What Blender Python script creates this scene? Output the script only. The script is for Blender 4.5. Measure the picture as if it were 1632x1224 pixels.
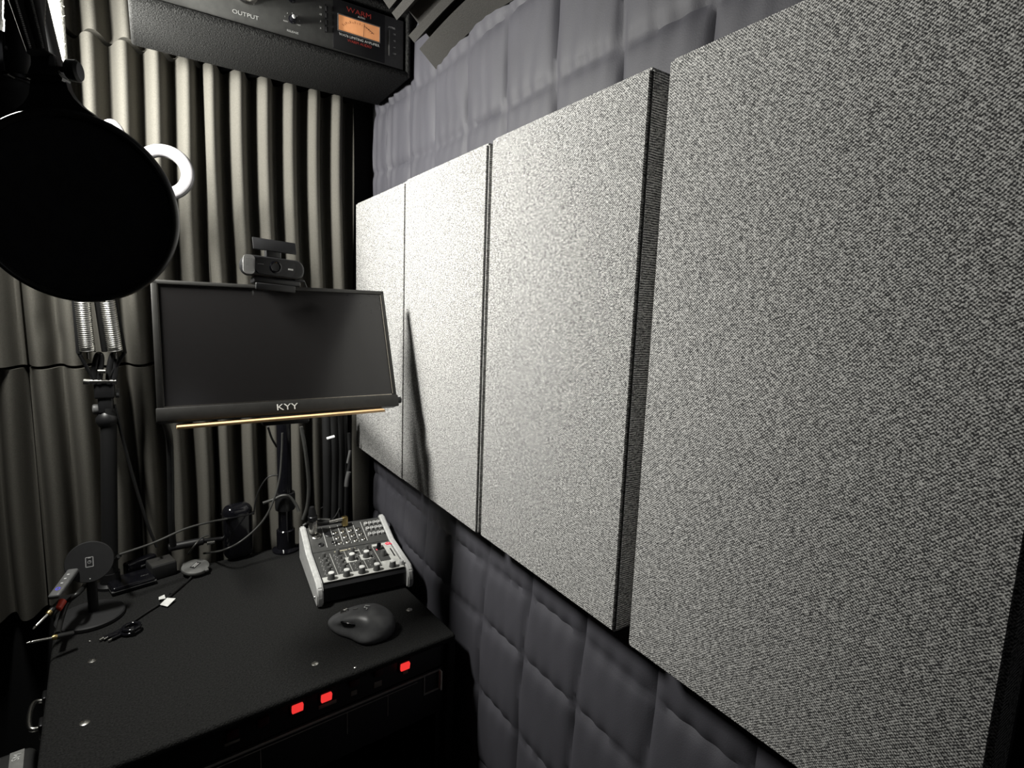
import bpy, bmesh, math, random
from mathutils import Vector, Matrix
random.seed(7)
S = bpy.context.scene
for o in list(bpy.data.objects): bpy.data.objects.remove(o)
C = S.collection
R = math.radians

# ---------------------------------------------------------------- camera
YAW, PITCH, ROLL = R(33.594), R(-7.849), R(2.1736)
FWD = Vector((math.sin(YAW)*math.cos(PITCH), math.cos(YAW)*math.cos(PITCH), math.sin(PITCH)))
_r0 = Vector((math.cos(YAW), -math.sin(YAW), 0)); _u0 = _r0.cross(FWD)
RGT = _r0*math.cos(ROLL) + _u0*math.sin(ROLL)
UPV = -_r0*math.sin(ROLL) + _u0*math.cos(ROLL)
FPX = 863.68
cd = bpy.data.cameras.new('camera'); cam = bpy.data.objects.new('camera', cd); C.objects.link(cam)
cam.matrix_world = Matrix(((RGT.x, UPV.x, -FWD.x, 0), (RGT.y, UPV.y, -FWD.y, 0), (RGT.z, UPV.z, -FWD.z, 0), (0, 0, 0, 1)))
cd.sensor_width = 36; cd.lens = FPX/1632*36; cd.clip_start = .01
S.camera = cam

# ---------------------------------------------------------------- light and exposure
LAMP = Vector((-.235, 1.045, .395))
def area(name, loc, aim, size, power, col, spread=180):
    l = bpy.data.lights.new(name, 'AREA'); l.shape = 'DISK'; l.size = size; l.energy = power; l.color = col; l.spread = R(spread)
    o = bpy.data.objects.new(name, l); C.objects.link(o); o.location = loc
    o.rotation_euler = (Vector(aim)-Vector(loc)).to_track_quat('-Z', 'Y').to_euler(); return o
area('booth_lamp', LAMP, (.45, .98, .20), .19, 20.5, (1, .99, .93))
w = bpy.data.worlds.new('world'); S.world = w; w.use_nodes = True
w.node_tree.nodes['Background'].inputs[0].default_value = (.9, .93, 1, 1); w.node_tree.nodes['Background'].inputs[1].default_value = .0
area('added_fill', (-.1, -.9, .85), (.1, .6, -.3), .6, .32, (.95, .96, 1))  # weak unseen fill light added behind the camera for the faceplate and dark sides
S.view_settings.view_transform = 'Standard'; S.view_settings.look = 'None'; S.view_settings.gamma = 1
S.view_settings.use_curve_mapping = False; S.view_settings.exposure = 0.0

# ---------------------------------------------------------------- helpers
def at(u, v, ax, val):                       # the point of a real plane (axis = value) under a spot of the photograph
    r = FWD + RGT*((u-816)/FPX) - UPV*((v-612)/FPX)
    return r*(val/r[ax])
def nt(m): return m.node_tree
def mat(name, col, rough=.6, metal=0, bump=0, bscale=200, spec=.5, noise=0, nscale=100, emis=None, estr=1, coat=0):
    m = bpy.data.materials.new(name); m.use_nodes = True; t = m.node_tree; b = t.nodes['Principled BSDF']
    b.inputs['Base Color'].default_value = (*col, 1); b.inputs['Roughness'].default_value = rough; b.inputs['Metallic'].default_value = metal
    b.inputs['Specular IOR Level'].default_value = spec; b.inputs['Coat Weight'].default_value = coat
    tc = t.nodes.new('ShaderNodeTexCoord')
    nz = t.nodes.new('ShaderNodeTexNoise'); nz.inputs['Scale'].default_value = nscale; nz.inputs['Detail'].default_value = 4
    t.links.new(tc.outputs['Object'], nz.inputs['Vector'])
    if not noise: noise = .12
    mx = t.nodes.new('ShaderNodeMapRange'); mx.inputs['To Min'].default_value = 1-noise; mx.inputs['To Max'].default_value = 1+noise
    mx.inputs['From Min'].default_value = .3; mx.inputs['From Max'].default_value = .7
    t.links.new(nz.outputs['Fac'], mx.inputs['Value'])
    vm = t.nodes.new('ShaderNodeVectorMath'); vm.operation = 'SCALE'; vm.inputs[0].default_value = col
    t.links.new(mx.outputs[0], vm.inputs['Scale']); t.links.new(vm.outputs[0], b.inputs['Base Color'])
    if bump:
        n2 = t.nodes.new('ShaderNodeTexNoise'); n2.inputs['Scale'].default_value = bscale; n2.inputs['Detail'].default_value = 3
        t.links.new(tc.outputs['Object'], n2.inputs['Vector'])
        bp = t.nodes.new('ShaderNodeBump'); bp.inputs['Strength'].default_value = bump; bp.inputs['Distance'].default_value = .002
        t.links.new(n2.outputs['Fac'], bp.inputs['Height']); t.links.new(bp.outputs[0], b.inputs['Normal'])
    if emis: b.inputs['Emission Color'].default_value = (*emis, 1); b.inputs['Emission Strength'].default_value = estr
    return m
def weave(name, lo, hi, pitch=.0027, a1=0, a2=2):
    m = bpy.data.materials.new(name); m.use_nodes = True; t = m.node_tree; b = t.nodes['Principled BSDF']; L = t.links.new
    b.inputs['Roughness'].default_value = .95; b.inputs['Specular IOR Level'].default_value = .15
    tc = t.nodes.new('ShaderNodeTexCoord'); sp = t.nodes.new('ShaderNodeSeparateXYZ'); L(tc.outputs['Object'], sp.inputs[0])
    def M(op, a, b_=None, c=None):
        n = t.nodes.new('ShaderNodeMath'); n.operation = op
        for i, x in enumerate((a, b_, c)):
            if x is None: continue
            if isinstance(x, (int, float)): n.inputs[i].default_value = x
            else: L(x, n.inputs[i])
        return n.outputs[0]
    k = 2*math.pi/pitch
    wob = t.nodes.new('ShaderNodeTexNoise'); wob.inputs['Scale'].default_value = 45; L(tc.outputs['Object'], wob.inputs['Vector'])
    y = M('ADD', sp.outputs[1], M('MULTIPLY', wob.outputs[0], .0035)); z = M('ADD', sp.outputs[2], M('MULTIPLY', wob.outputs[0], .003))
    s = M('MULTIPLY', M('SINE', M('MULTIPLY', y, k)), M('SINE', M('MULTIPLY', z, k*1.1)))        # hopsack dots
    def aniso(sy, sz, det=2):
        mp = t.nodes.new('ShaderNodeMapping'); mp.inputs['Scale'].default_value = (sy, sy, sz); L(tc.outputs['Object'], mp.inputs[0])
        n = t.nodes.new('ShaderNodeTexNoise'); n.inputs['Scale'].default_value = 1; n.inputs['Detail'].default_value = det; L(mp.outputs[0], n.inputs['Vector']); return n.outputs[0]
    h1 = aniso(240, 760); h2 = aniso(800, 520); h3 = aniso(1500, 1500, 1)
    v = M('ADD', M('MULTIPLY', s, .34), M('ADD', M('MULTIPLY', M('SUBTRACT', h1, .5), 1.1), M('ADD', M('MULTIPLY', M('SUBTRACT', h2, .5), 1.0), M('MULTIPLY', M('SUBTRACT', h3, .5), .8))))
    cr = t.nodes.new('ShaderNodeMapRange'); cr.inputs['From Min'].default_value = -.19; cr.inputs['From Max'].default_value = .36; L(v, cr.inputs['Value'])
    mx = t.nodes.new('ShaderNodeMix'); mx.data_type = 'RGBA'; L(cr.outputs[0], mx.inputs[0]); mx.inputs[6].default_value = (*lo, 1); mx.inputs[7].default_value = (*hi, 1)
    L(mx.outputs[2], b.inputs['Base Color'])
    bp = t.nodes.new('ShaderNodeBump'); bp.inputs['Strength'].default_value = .5; bp.inputs['Distance'].default_value = .0006; L(v, bp.inputs['Height']); L(bp.outputs[0], b.inputs['Normal'])
    return m

M_FAB = weave('heather_grey_fabric', (.055, .055, .057), (.84, .83, .81))
M_FABD = M_FAB
M_BOUCLE = mat('white_boucle', (.62, .62, .58), .95, bump=1, bscale=260, noise=.35, nscale=300, spec=.1)
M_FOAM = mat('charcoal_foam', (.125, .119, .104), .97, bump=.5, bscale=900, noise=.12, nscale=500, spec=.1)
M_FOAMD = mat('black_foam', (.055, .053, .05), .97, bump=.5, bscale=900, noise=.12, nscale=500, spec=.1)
M_BLANKET = mat('blanket_cloth', (.060, .059, .070), .62, bump=.12, bscale=700, noise=.06, nscale=14, spec=.35)
M_CARPET = mat('black_carpet', (.013, .013, .0128), .95, bump=1, bscale=500, noise=.6, nscale=380, spec=.25)
M_CARPETG = mat('rack_carpet', (.017, .017, .0165), .95, bump=1, bscale=420, noise=.9, nscale=260, spec=.3)
M_WALL = mat('dark_wall', (.006, .006, .007), .8)
M_BACKWALL = mat('booth_rear_cloth', (.018, .016, .015), .9)
M_FLOOR = mat('dark_floor', (.012, .011, .01), .9, bump=.5)
M_BLACK = mat('black_plastic', (.012, .012, .013), .42)
M_MATTE = mat('matte_black', (.004, .004, .0045), .75)
M_MESH = mat('black_mesh', (.04, .04, .046), .8, bump=.3, bscale=2500, spec=.2)
M_GLOSS = mat('gloss_black', (.006, .006, .008), .12)
M_SCREEN = mat('dark_screen', (.018, .017, .0172), .16, spec=.6, noise=.01)
M_BEZEL = mat('bezel_grey', (.035, .034, .032), .38, metal=.3)
M_EDGE = mat('polished_edge', (.45, .42, .36), .25, metal=1)
M_METAL = mat('steel', (.62, .61, .58), .25, metal=1)
M_SPRING = mat('spring_steel', (.85, .84, .8), .3, metal=1)
M_BRASS = mat('brass', (.55, .42, .18), .35, metal=1)
M_DMETAL = mat('dark_metal', (.04, .04, .042), .35, metal=.8)
M_PLATE = mat('charcoal_faceplate', (.09, .09, .086), .5)
M_PLATEB = mat('black_faceplate', (.008, .008, .009), .5)
M_WHITE = mat('white_print', (.8, .8, .78), .6)
M_WPL = mat('white_plastic', (.36, .35, .365), .35)
M_REDP = mat('red_print', (.42, .045, .035), .6)
M_REDRUB = mat('red_rubber', (.75, .07, .04), .35)
M_METER = mat('meter_face', (.85, .40, .18), .5, emis=(1, .42, .17), estr=.42)
M_LEDR = mat('lit_red_rocker', (.6, .02, .02), .3, emis=(1, .045, .04), estr=.85)
M_REDLED = mat('red_led', (.6, .02, .03), .3, emis=(1, .1, .15), estr=.7)
M_LEDB = mat('blue_led', (.05, .05, .6), .3, emis=(.12, .1, .9), estr=.6)
M_SILVER = mat('silver_plastic', (.66, .66, .65), .32, metal=.1)
M_MIXBLK = mat('mixer_panel', (.07, .07, .068), .45)
M_MIXWHT = mat('mixer_light_panel', (.62, .62, .59), .45)
M_KNOB = mat('knob_grey', (.10, .10, .098), .4)
M_MOUSE = mat('graphite_mouse', (.10, .101, .104), .36)
M_PUCK = mat('grey_rubber', (.13, .13, .125), .55)
M_PAD = mat('charger_black', (.018, .018, .019), .6)
M_GREY = mat('grey_plastic', (.12, .12, .12), .4)
M_GREYD = mat('dark_grey_vinyl', (.03, .03, .03), .5)
M_WOOD = mat('pale_wood', (.72, .47, .24), .5, noise=.15, nscale=30)
M_CABLE = mat('black_cable', (.015, .015, .015), .38)
M_CABLEG = mat('grey_cable', (.055, .055, .052), .4)

def link(name, me, m, parent=None, smooth=False):
    if smooth:
        for p in me.polygons: p.use_smooth = True
        try: me.set_sharp_from_angle(angle=R(40))
        except Exception: pass
    if m is not None: me.materials.append(m)
    o = bpy.data.objects.new(name, me); C.objects.link(o)
    if parent is not None: o.parent = parent
    return o
def obj(name, bm, m, parent=None, smooth=True):
    bmesh.ops.recalc_face_normals(bm, faces=bm.faces[:])
    me = bpy.data.meshes.new(name); bm.to_mesh(me); bm.free(); return link(name, me, m, parent, smooth)
def tag(o, label=None, cat=None, group=None, kind=None):
    if label: o['label'] = label
    if cat: o['category'] = cat
    if group: o['group'] = group
    if kind: o['kind'] = kind
    return o
def thing(name, label, cat, loc=(0, 0, 0), rot=(0, 0, 0), group=None):
    o = bpy.data.objects.new(name, None); C.objects.link(o); o.empty_display_size = .02
    o.location = loc; o.rotation_euler = rot; return tag(o, label, cat, group)
def B(): return bmesh.new()
def merge(bm, b2, M=None):
    if M is not None: bmesh.ops.transform(b2, matrix=M, verts=b2.verts[:])
    me = bpy.data.meshes.new('t'); b2.to_mesh(me); b2.free(); bm.from_mesh(me); bpy.data.meshes.remove(me)
def box(bm, c, s, r=0, seg=3, M=None):
    b = bmesh.new(); bmesh.ops.create_cube(b, size=1)
    for v in b.verts: v.co = Vector((v.co.x*s[0], v.co.y*s[1], v.co.z*s[2]))
    if r: bmesh.ops.bevel(b, geom=b.edges[:], offset=min(r, min(s)*.49), segments=seg, profile=.5, affect='EDGES')
    for v in b.verts: v.co += Vector(c)
    merge(bm, b, M); return bm
def plate(bm, outline, z0, z1, r=0, M=None):          # extruded polygon in XY
    b = bmesh.new(); vs = [b.verts.new((x, y, z0)) for x, y in outline]; f = b.faces.new(vs)
    g = bmesh.ops.extrude_face_region(b, geom=[f]); 
    for e in g['geom']:
        if isinstance(e, bmesh.types.BMVert): e.co.z = z1
    if r: bmesh.ops.bevel(b, geom=b.edges[:], offset=r, segments=2, affect='EDGES')
    merge(bm, b, M); return bm
def rr(w, h, r, n=6):                                   # rounded rectangle outline
    o = []
    for cx, cy, a0 in ((w/2-r, h/2-r, 0), (-w/2+r, h/2-r, 90), (-w/2+r, -h/2+r, 180), (w/2-r, -h/2+r, 270)):
        for k in range(n+1): a = R(a0+90*k/n); o.append((cx+r*math.cos(a), cy+r*math.sin(a)))
    return o
def lathe(bm, prof, n=32, M=None, cap=True):           # prof: (r, z)
    b = bmesh.new(); rings = []
    for r, z in prof:
        rings.append([b.verts.new((r*math.cos(2*math.pi*k/n), r*math.sin(2*math.pi*k/n), z)) for k in range(n)] if r > 1e-6 else [b.verts.new((0, 0, z))])
    for a, c in zip(rings, rings[1:]):
        for k in range(n):
            k2 = (k+1) % n
            if len(a) == 1 and len(c) == 1: continue
            if len(a) == 1: b.faces.new((a[0], c[k], c[k2]))
            elif len(c) == 1: b.faces.new((a[k], a[k2], c[0]))
            else: b.faces.new((a[k], a[k2], c[k2], c[k]))
    if cap:
        for q in (rings[0], rings[-1]):
            if len(q) > 1: b.faces.new(q)
    merge(bm, b, M); return bm
def frame_to(d, up=Vector((0, 0, 1))):                  # matrix whose +Z points along d
    d = Vector(d).normalized(); x = up.cross(d)
    if x.length < 1e-4: x = Vector((1, 0, 0)).cross(d)
    x.normalize(); y = d.cross(x)
    return Matrix((x, y, d)).transposed().to_4x4()
def cyl(bm, p0, p1, r0, r1=None, n=20, bev=0):
    p0, p1 = Vector(p0), Vector(p1); L = (p1-p0).length; r1 = r0 if r1 is None else r1
    pr = [(r0, 0), (r1, L)]
    if bev: pr = [(r0-bev, 0), (r0, bev), (r1, L-bev), (r1-bev, L)]
    return lathe(bm, pr, n, Matrix.Translation(p0) @ frame_to(p1-p0))
def spl(pts, n=10):
    P = [Vector(p) for p in pts]; P = [P[0]*2-P[1]]+P+[P[-1]*2-P[-2]]; out = []
    for i in range(1, len(P)-2):
        for k in range(n):
            t = k/n; a, b, c, d = P[i-1], P[i], P[i+1], P[i+2]
            out.append(.5*((2*b)+(c-a)*t+(2*a-5*b+4*c-d)*t*t+(3*b-a-3*c+d)*t**3))
    out.append(P[-2]); return out
def tube(bm, pts, r, n=10, smooth=True, sub=10):
    P = spl(pts, sub) if smooth else [Vector(p) for p in pts]
    rings = []; up = Vector((0, 0, 1))
    prev = None
    for i, p in enumerate(P):
        d = (P[min(i+1, len(P)-1)]-P[max(i-1, 0)]).normalized()
        if prev is None:
            x = up.cross(d)
            if x.length < .05: x = Vector((1, 0, 0)).cross(d)
        else: x = prev-d*prev.dot(d)
        x.normalize(); prev = x; y = d.cross(x)
        rr_ = r(i/(len(P)-1)) if callable(r) else r
        rings.append([bm.verts.new(p+(x*math.cos(2*math.pi*k/n)+y*math.sin(2*math.pi*k/n))*rr_) for k in range(n)])
    for a, c in zip(rings, rings[1:]):
        for k in range(n): bm.faces.new((a[k], a[(k+1) % n], c[(k+1) % n], c[k]))
    bm.faces.new(rings[0]); bm.faces.new(rings[-1]); return bm
def torus(bm, R0, r, n=64, m=12, M=None, sx=1):
    b = bmesh.new(); g = [[b.verts.new(((R0+r*math.cos(2*math.pi*j/m))*math.cos(2*math.pi*i/n), (R0+r*math.cos(2*math.pi*j/m))*math.sin(2*math.pi*i/n), sx*r*math.sin(2*math.pi*j/m))) for j in range(m)] for i in range(n)]
    for i in range(n):
        for j in range(m): b.faces.new((g[i][j], g[(i+1) % n][j], g[(i+1) % n][(j+1) % m], g[i][(j+1) % m]))
    merge(bm, b, M); return bm
def text(name, s, size, m, parent, M, ext=.0002, align='CENTER', sx=1):
    cu = bpy.data.curves.new(name, 'FONT'); cu.body = s; cu.size = size; cu.extrude = ext; cu.align_x = align; cu.align_y = 'CENTER'; cu.resolution_u = 3
    t = bpy.data.objects.new('tmp', cu); C.objects.link(t); dg = bpy.context.evaluated_depsgraph_get()
    me = bpy.data.meshes.new_from_object(t.evaluated_get(dg)); bpy.data.objects.remove(t); me.transform(M @ Matrix.Diagonal((sx, 1, 1, 1)))
    me.materials.clear(); return link(name, me, m, parent)
FRONT = Matrix.Rotation(R(90), 4, 'X')                  # XY drawing stood up to face -Y
def T(x, y, z): return Matrix.Translation((x, y, z))

# ================================================================ the room
def shell(name, c, s, m): return tag(obj(name, box(B(), c, s), m, None, False), kind='structure')
FZ = -1.30
shell('wall_back', (-.15, 1.435, -.17), (1.35, .05, 2.36), M_WALL)
shell('wall_right', (.505, .05, -.17), (.05, 2.72, 2.36), M_WALL)
shell('wall_left', (-.80, .05, -.17), (.05, 2.72, 2.36), M_BACKWALL)
shell('wall_front', (-.15, -1.335, -.17), (1.35, .05, 2.36), M_BACKWALL)
shell('floor', (-.15, .05, FZ-.025), (1.35, 2.82, .05), M_FLOOR)
shell('ceiling', (-.15, .05, 1.035), (1.35, 2.82, .05), M_WALL)

# ---- foam tiles on the back wall: wave profile, one object per tile
YF = 1.338                                              # where the crests stand
def foam_tile(name, x0, x1, z0, z1, phase, dy, m, label, group='wave foam tiles covering the back wall', seedv=0, pocks=()):
    rnd = random.Random(seedv); b = B(); nx = int((x1-x0)/.0025); nz = 26; P = .052; A = .052
    ox, oz = (x0+x1)/2, z0
    a1, a2 = rnd.uniform(0, 6), rnd.uniform(0, 6); g = []
    for i in range(nx+1):
        col = []
        for j in range(nz+1):
            x = x0+(x1-x0)*i/nx; z = z0+.0015+(z1-z0-.003)*j/nz
            xs = x+.0035*math.sin(z*7+a1)
            t = ((xs-phase)/P) % 1.0                    # asymmetrical wave: full on the left, steep on the right
            h = .5+.5*math.cos(2*math.pi*(t-.06*math.sin(2*math.pi*t)))
            h = h**1.25
            y = YF+dy+A*(1-h)+.0025*math.sin(z*9+a2)
            for (px, pz) in pocks:
                d2 = ((x-px)**2+((z-pz)*.7)**2)/.007**2; y += .012*math.exp(-d2)
            col.append(b.verts.new((x-ox, y-1.402, z-oz)))
        g.append(col)
    for i in range(nx):
        for j in range(nz): b.faces.new((g[i][j], g[i+1][j], g[i+1][j+1], g[i][j+1]))
    # sides and back
    bk = {}
    def back(v):
        k = (v.co.x, v.co.z)
        if k not in bk: bk[k] = b.verts.new((v.co.x, .0078, v.co.z))
        return bk[k]
    rim = [g[i][0] for i in range(nx+1)]+[g[nx][j] for j in range(1, nz+1)]+[g[i][nz] for i in range(nx-1, -1, -1)]+[g[0][j] for j in range(nz-1, 0, -1)]
    for a, c in zip(rim, rim[1:]+rim[:1]): b.faces.new((a, c, back(c), back(a)))
    o = obj(name, b, m, None, True); o.location = (ox, 1.402, oz); return tag(o, label, 'foam tile', group)
PH = -.080
foam_tile('foam_tile', -.203, .109, -.142, .478, PH, 0, M_FOAM, 'grey wave foam tile rising between the boom stand springs and the rack case', seedv=1, pocks=[(-.178, -.075), (-.150, -.09)])
foam_tile('foam_tile', .109, .421, -.142, .478, PH-.004, .003, M_FOAM, 'grey wave foam tile behind the webcam and the upper half of the monitor', seedv=2)
foam_tile('foam_tile', -.515, -.205, -.142, .478, PH, -.012, M_FOAM, 'grey foam tile at the left edge with its side seam showing below the pop filter', seedv=3)
foam_tile('foam_tile', -.205, .107, -.645, -.145, PH+.005, -.002, M_FOAM, 'dim grey foam tile behind the black pole of the boom stand', seedv=4)
foam_tile('foam_tile', .110, .405, -.645, -.145, PH, .003, M_FOAM, 'dim grey foam tile under the monitor behind the hanging cables', seedv=5)
foam_tile('foam_tile', -.515, -.208, -.645, -.145, PH+.003, .006, M_FOAM, 'dim grey foam tile at the lower left edge of the back wall', seedv=6)
foam_tile('foam_tile', -.205, .109, .482, .90, PH+.006, .004, M_FOAM, 'brightly lit foam tile at the very top beside the white fuzzy panel', seedv=7)
cs = B(); box(cs, (0, 0, 0), (.046, .05, .50), .006)
o = obj('foam_strip', cs, M_FOAM); o.location = (.437, 1.375, -.41); tag(o, 'narrow flat foam strip filling the corner below the farthest fabric panel', 'foam strip')

# ---- white fuzzy panels
def fuzzy(name, x0, x1, y0, y1, z0, z1, label):
    b = B(); box(b, (0, 0, 0), (x1-x0, y1-y0, z1-z0), .012, 4)
    o = obj(name, b, M_BOUCLE); o.location = ((x0+x1)/2, (y0+y1)/2, (z0+z1)/2)
    rnd = random.Random(3); f = B()
    hx, hy, hz = (x1-x0)/2, (y1-y0)/2, (z1-z0)/2
    for k in range(2600):                                # loose loops of pile
        if rnd.random() < .35: p = Vector((hx if x1 < 0 else -hx, rnd.uniform(-hy, hy), rnd.uniform(-hz, hz))); n = Vector((1 if x1 < 0 else -1, -.3, 0))
        else: p = Vector((hx-abs(rnd.gauss(0, .09)), -hy, rnd.uniform(-hz, hz))) if x1 < 0 else Vector((rnd.uniform(-hx, hx), -hy, rnd.uniform(-hz, hz))); n = Vector((0, -1, 0))
        if abs(p.x) > hx: continue
        d = (n+Vector((rnd.uniform(-1, 1), rnd.uniform(-1, 1), rnd.uniform(-1, 1)))*.8).normalized()*.0038; s = d.cross(Vector((rnd.random(), rnd.random(), rnd.random()))).normalized()*.0009
        vs = [f.verts.new(q) for q in (p-s-d*.6, p+s-d*.6, p+d)]; f.faces.new(vs)
    h = obj('pile', f, M_BOUCLE, o, False); h['kind'] = 'stuff'
    return tag(o, label, 'wall panel')
fuzzy('fuzzy_wall_panel', -.62, -.108, 1.313, 1.337, .20, .95, 'overexposed white fuzzy panel in the top left corner behind the boom arm')
fuzzy('fuzzy_wall_panel', .112, .46, 1.272, 1.322, .605, .95, 'pale fuzzy patch of panel peeking out above the overhead rack case')

# ---- quilted moving blanket on the right wall
YS = [.38+.1255*k for k in range(-2, 8)] + [1.262]
YS = [.38+.1255*k for k in range(-2, 8)]
ZS = [.93, .81, .69, .565, .440, .305, .175, .04, -.09, -.22, -.345, -.44, -.54, -.675, -.81, -.94, -1.07, -1.2]
def blanket():
    b = B(); y0, y1, z0, z1 = .085, 1.333, -1.27, .97; ny = 250; nz = 330; rnd = random.Random(5); g = []
    def dist(v, L): 
        k = min(range(len(L)), key=lambda i: abs(L[i]-v)); return abs(L[k]-v), k
    folds = [(1.305, .10, .010), (1.285, .10, .007), (1.22, .05, .009), (1.19, .06, .006), (1.08, .04, .005), (.98, .05, .003)]
    for i in range(ny+1):
        row = []
        for j in range(nz+1):
            y = y0+(y1-y0)*i/ny; z = z0+(z1-z0)*j/nz
            yw = y+.006*math.sin(z*3.1+1)+.003*math.sin(z*11); zw = z+.004*math.sin(y*8)
            dy, ky = dist(yw, YS); dz, kz = dist(zw, ZS)
            puff = .0062*(1-math.exp(-dy/.010))*(1-math.exp(-dz/.009)) + .0025*(1-math.exp(-dy/.003))*(1-.4*math.exp(-dz/.004)) + .002
            puff += .0006*math.sin(y*140+5*math.sin(z*9+ky))*math.exp(-((z-.37)/.10)**2)     # little vertical puckers over the panels
            puff += .0012*math.sin(y*210+z*24+kz*2)*math.exp(-dz/.02)                         # puckers along the stitched rows
            if z > .15:
                for fy, fw, fa in folds: puff += fa*.8*math.exp(-((y-fy-.02*math.sin(z*6))/.009)**2)*min(1, (z-.15)/.15)
            x = .474-puff
            if z < -.40: x -= .010*min(1, (-.40-z)/.15)*math.exp(-((y-.75)/.5)**2)
            row.append(b.verts.new((x-.47, y-.7, z)))
        g.append(row)
    for i in range(ny):
        for j in range(nz): b.faces.new((g[i][j], g[i+1][j], g[i+1][j+1], g[i][j+1]))
    r = bmesh.ops.solidify(b, geom=b.faces[:], thickness=.004) if False else None
    # hem: a back layer against the wall
    rim = [g[i][0] for i in range(ny+1)]+[g[ny][j] for j in range(1, nz+1)]+[g[i][nz] for i in range(ny-1, -1, -1)]+[g[0][j] for j in range(nz-1, 0, -1)]
    bk = [b.verts.new((.0095, v.co.y, v.co.z)) for v in rim]
    n = len(rim)
    for k in range(n): b.faces.new((rim[k], rim[(k+1) % n], bk[(k+1) % n], bk[k]))
    o = obj('moving_blanket', b, M_BLANKET); o.location = (.47, .7, 0); return o
tag(blanket(), 'dark slate quilted moving blanket hung over the whole right wall behind the fabric panels', 'blanket')

# ---- four fabric acoustic panels
def fabric_panel(y0, y1, dz, label, xo=0):
    o = tag(thing('acoustic_panel', label, 'acoustic panel', (.459, (y0+y1)/2, -.0615+dz), group='fabric panels in a row on the right wall'))
    b = B(); T0 = .041-xo; W, H = y1-y0, .5995
    bb = bmesh.new(); bmesh.ops.create_cube(bb, size=1)
    for v in bb.verts: v.co = Vector((v.co.x*T0-T0/2, v.co.y*W, v.co.z*H))
    bmesh.ops.bevel(bb, geom=bb.edges[:], offset=.0035, segments=4, affect='EDGES')
    merge(b, bb)
    obj('fabric_cover', b, M_FAB, o)
    b2 = B(); box(b2, (.0005, 0, 0), (.001, W-.03, H-.03)); obj('backing_board', b2, M_MATTE, o)
    return o
fabric_panel(1.031, 1.339, -.001, 'heather grey fabric panel farthest into the corner, partly behind the monitor', .001)
fabric_panel(.7165, 1.0285, .001, 'heather grey fabric panel second from the corner with the monitor shadow along its left seam')
fabric_panel(.403, .7055, .003, 'heather grey fabric panel between two dark gaps, third from the corner')
fabric_panel(.082, .383, .001, 'large heather grey fabric panel nearest the viewer filling the right of the photo')

# ---- corner foam tile under the ceiling
def corner_foam():
    b = B(); n = 60
    # cross-section from ceiling side (left) to wall side, teeth pointing down into the booth
    A0 = Vector((.3590, 0, .5320)); A1 = Vector((.4585, 0, .4335)); d = (A1-A0); L = d.length; d.normalize(); nrm = Vector((.69, 0, .72))
    prof = [(-.028, 0), (-.010, 0), (-.010, .03), (-.004, .03)] ; prof = []
    teeth = [(-.045, -.028), (-.006, .020), (.027, .040), (.072, .088), (.102, .150)]
    base = .032; last = -.07
    pts = [(last, .045), (last, base)]
    for a, c in teeth: pts += [(a-.001, base), (a, 0), (c, 0), (c+.001, base)]
    pts += [(.160, base), (.160, .045)]
    rows = []
    for k in range(n+1):
        y = 1.0-.99*k/n
        sag = .010*math.sin(k/n*9)+.012*math.sin(k/n*4+1)
        row = []
        for s, h in pts:
            w = max(0, (s-.05)/.08); p = A0+d*s+nrm*(h) ; q = Vector((p.x-0*w, y, p.z+w*sag*1.2-.0*k))
            row.append(b.verts.new(q))
        rows.append(row)
    m = len(pts)
    for a, c in zip(rows, rows[1:]):
        for k in range(m): b.faces.new((a[k], a[(k+1) % m], c[(k+1) % m], c[k]))
    b.faces.new(rows[0]); b.faces.new(rows[-1])
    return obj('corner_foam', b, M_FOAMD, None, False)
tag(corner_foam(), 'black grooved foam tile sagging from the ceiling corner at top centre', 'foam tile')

# ================================================================ overhead rack case and limiting amplifier
CX0, CX1, CY0, CY1, CZ0, CZ1 = -.011, .4555, 1.097, 1.288, .453, .580
rk = thing('overhead_rack_case', 'grey carpeted rack case mounted overhead with an audio unit in its front', 'rack case', ((CX0+CX1)/2, (CY0+CY1)/2, CZ0))
cx, cy = (CX0+CX1)/2, (CY0+CY1)/2; W, D, H = CX1-CX0, CY1-CY0, CZ1-CZ0
b = B(); box(b, (0, 0, .006), (W, D, .012), .005); obj('bottom_board', b, M_CARPETG, rk)
b = B(); box(b, (0, 0, H-.006), (W, D, .012), .005); obj('top_board', b, M_CARPETG, rk)
b = B(); box(b, (-W/2+.006, 0, H/2), (.012, D, H-.002), .005); obj('side_board', b, M_CARPETG, rk)
b = B(); box(b, (W/2-.004, 0, H/2), (.008, D, H-.002), .003); obj('side_board', b, M_CARPETG, rk)
b = B(); box(b, (0, D/2-.005, H/2), (W-.02, .008, H-.02)); obj('back_board', b, M_CARPETG, rk)
b = B(); box(b, (.10, D/2+.062, H-.02), (.20, .125, .012)); obj('mounting_bracket', b, M_DMETAL, rk)
amp = thing('limiting_amplifier', 'rack limiting amplifier with an orange lit needle meter in the overhead case', 'audio amplifier', (cx, 1.108, .468))
def ax_(x): return x-cx
def az(z): return z-.468
fp = obj('faceplate', box(B(), (0, -.0015, .0455), (W-.026, .003, .091), .001, 2), M_PLATE, amp)
obj('chassis', box(B(), (0, .08, .045), (W-.05, .15, .084)), M_MATTE, amp)
FY = -.0032
def atxt(s, x, z, size, m=M_WHITE, name='lettering', sx=1): return text(name, s, size, m, amp, T(ax_(x), FY-(.0019 if .305 < x < .402 else 0), az(z)) @ FRONT, .0001, sx=sx)
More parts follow.
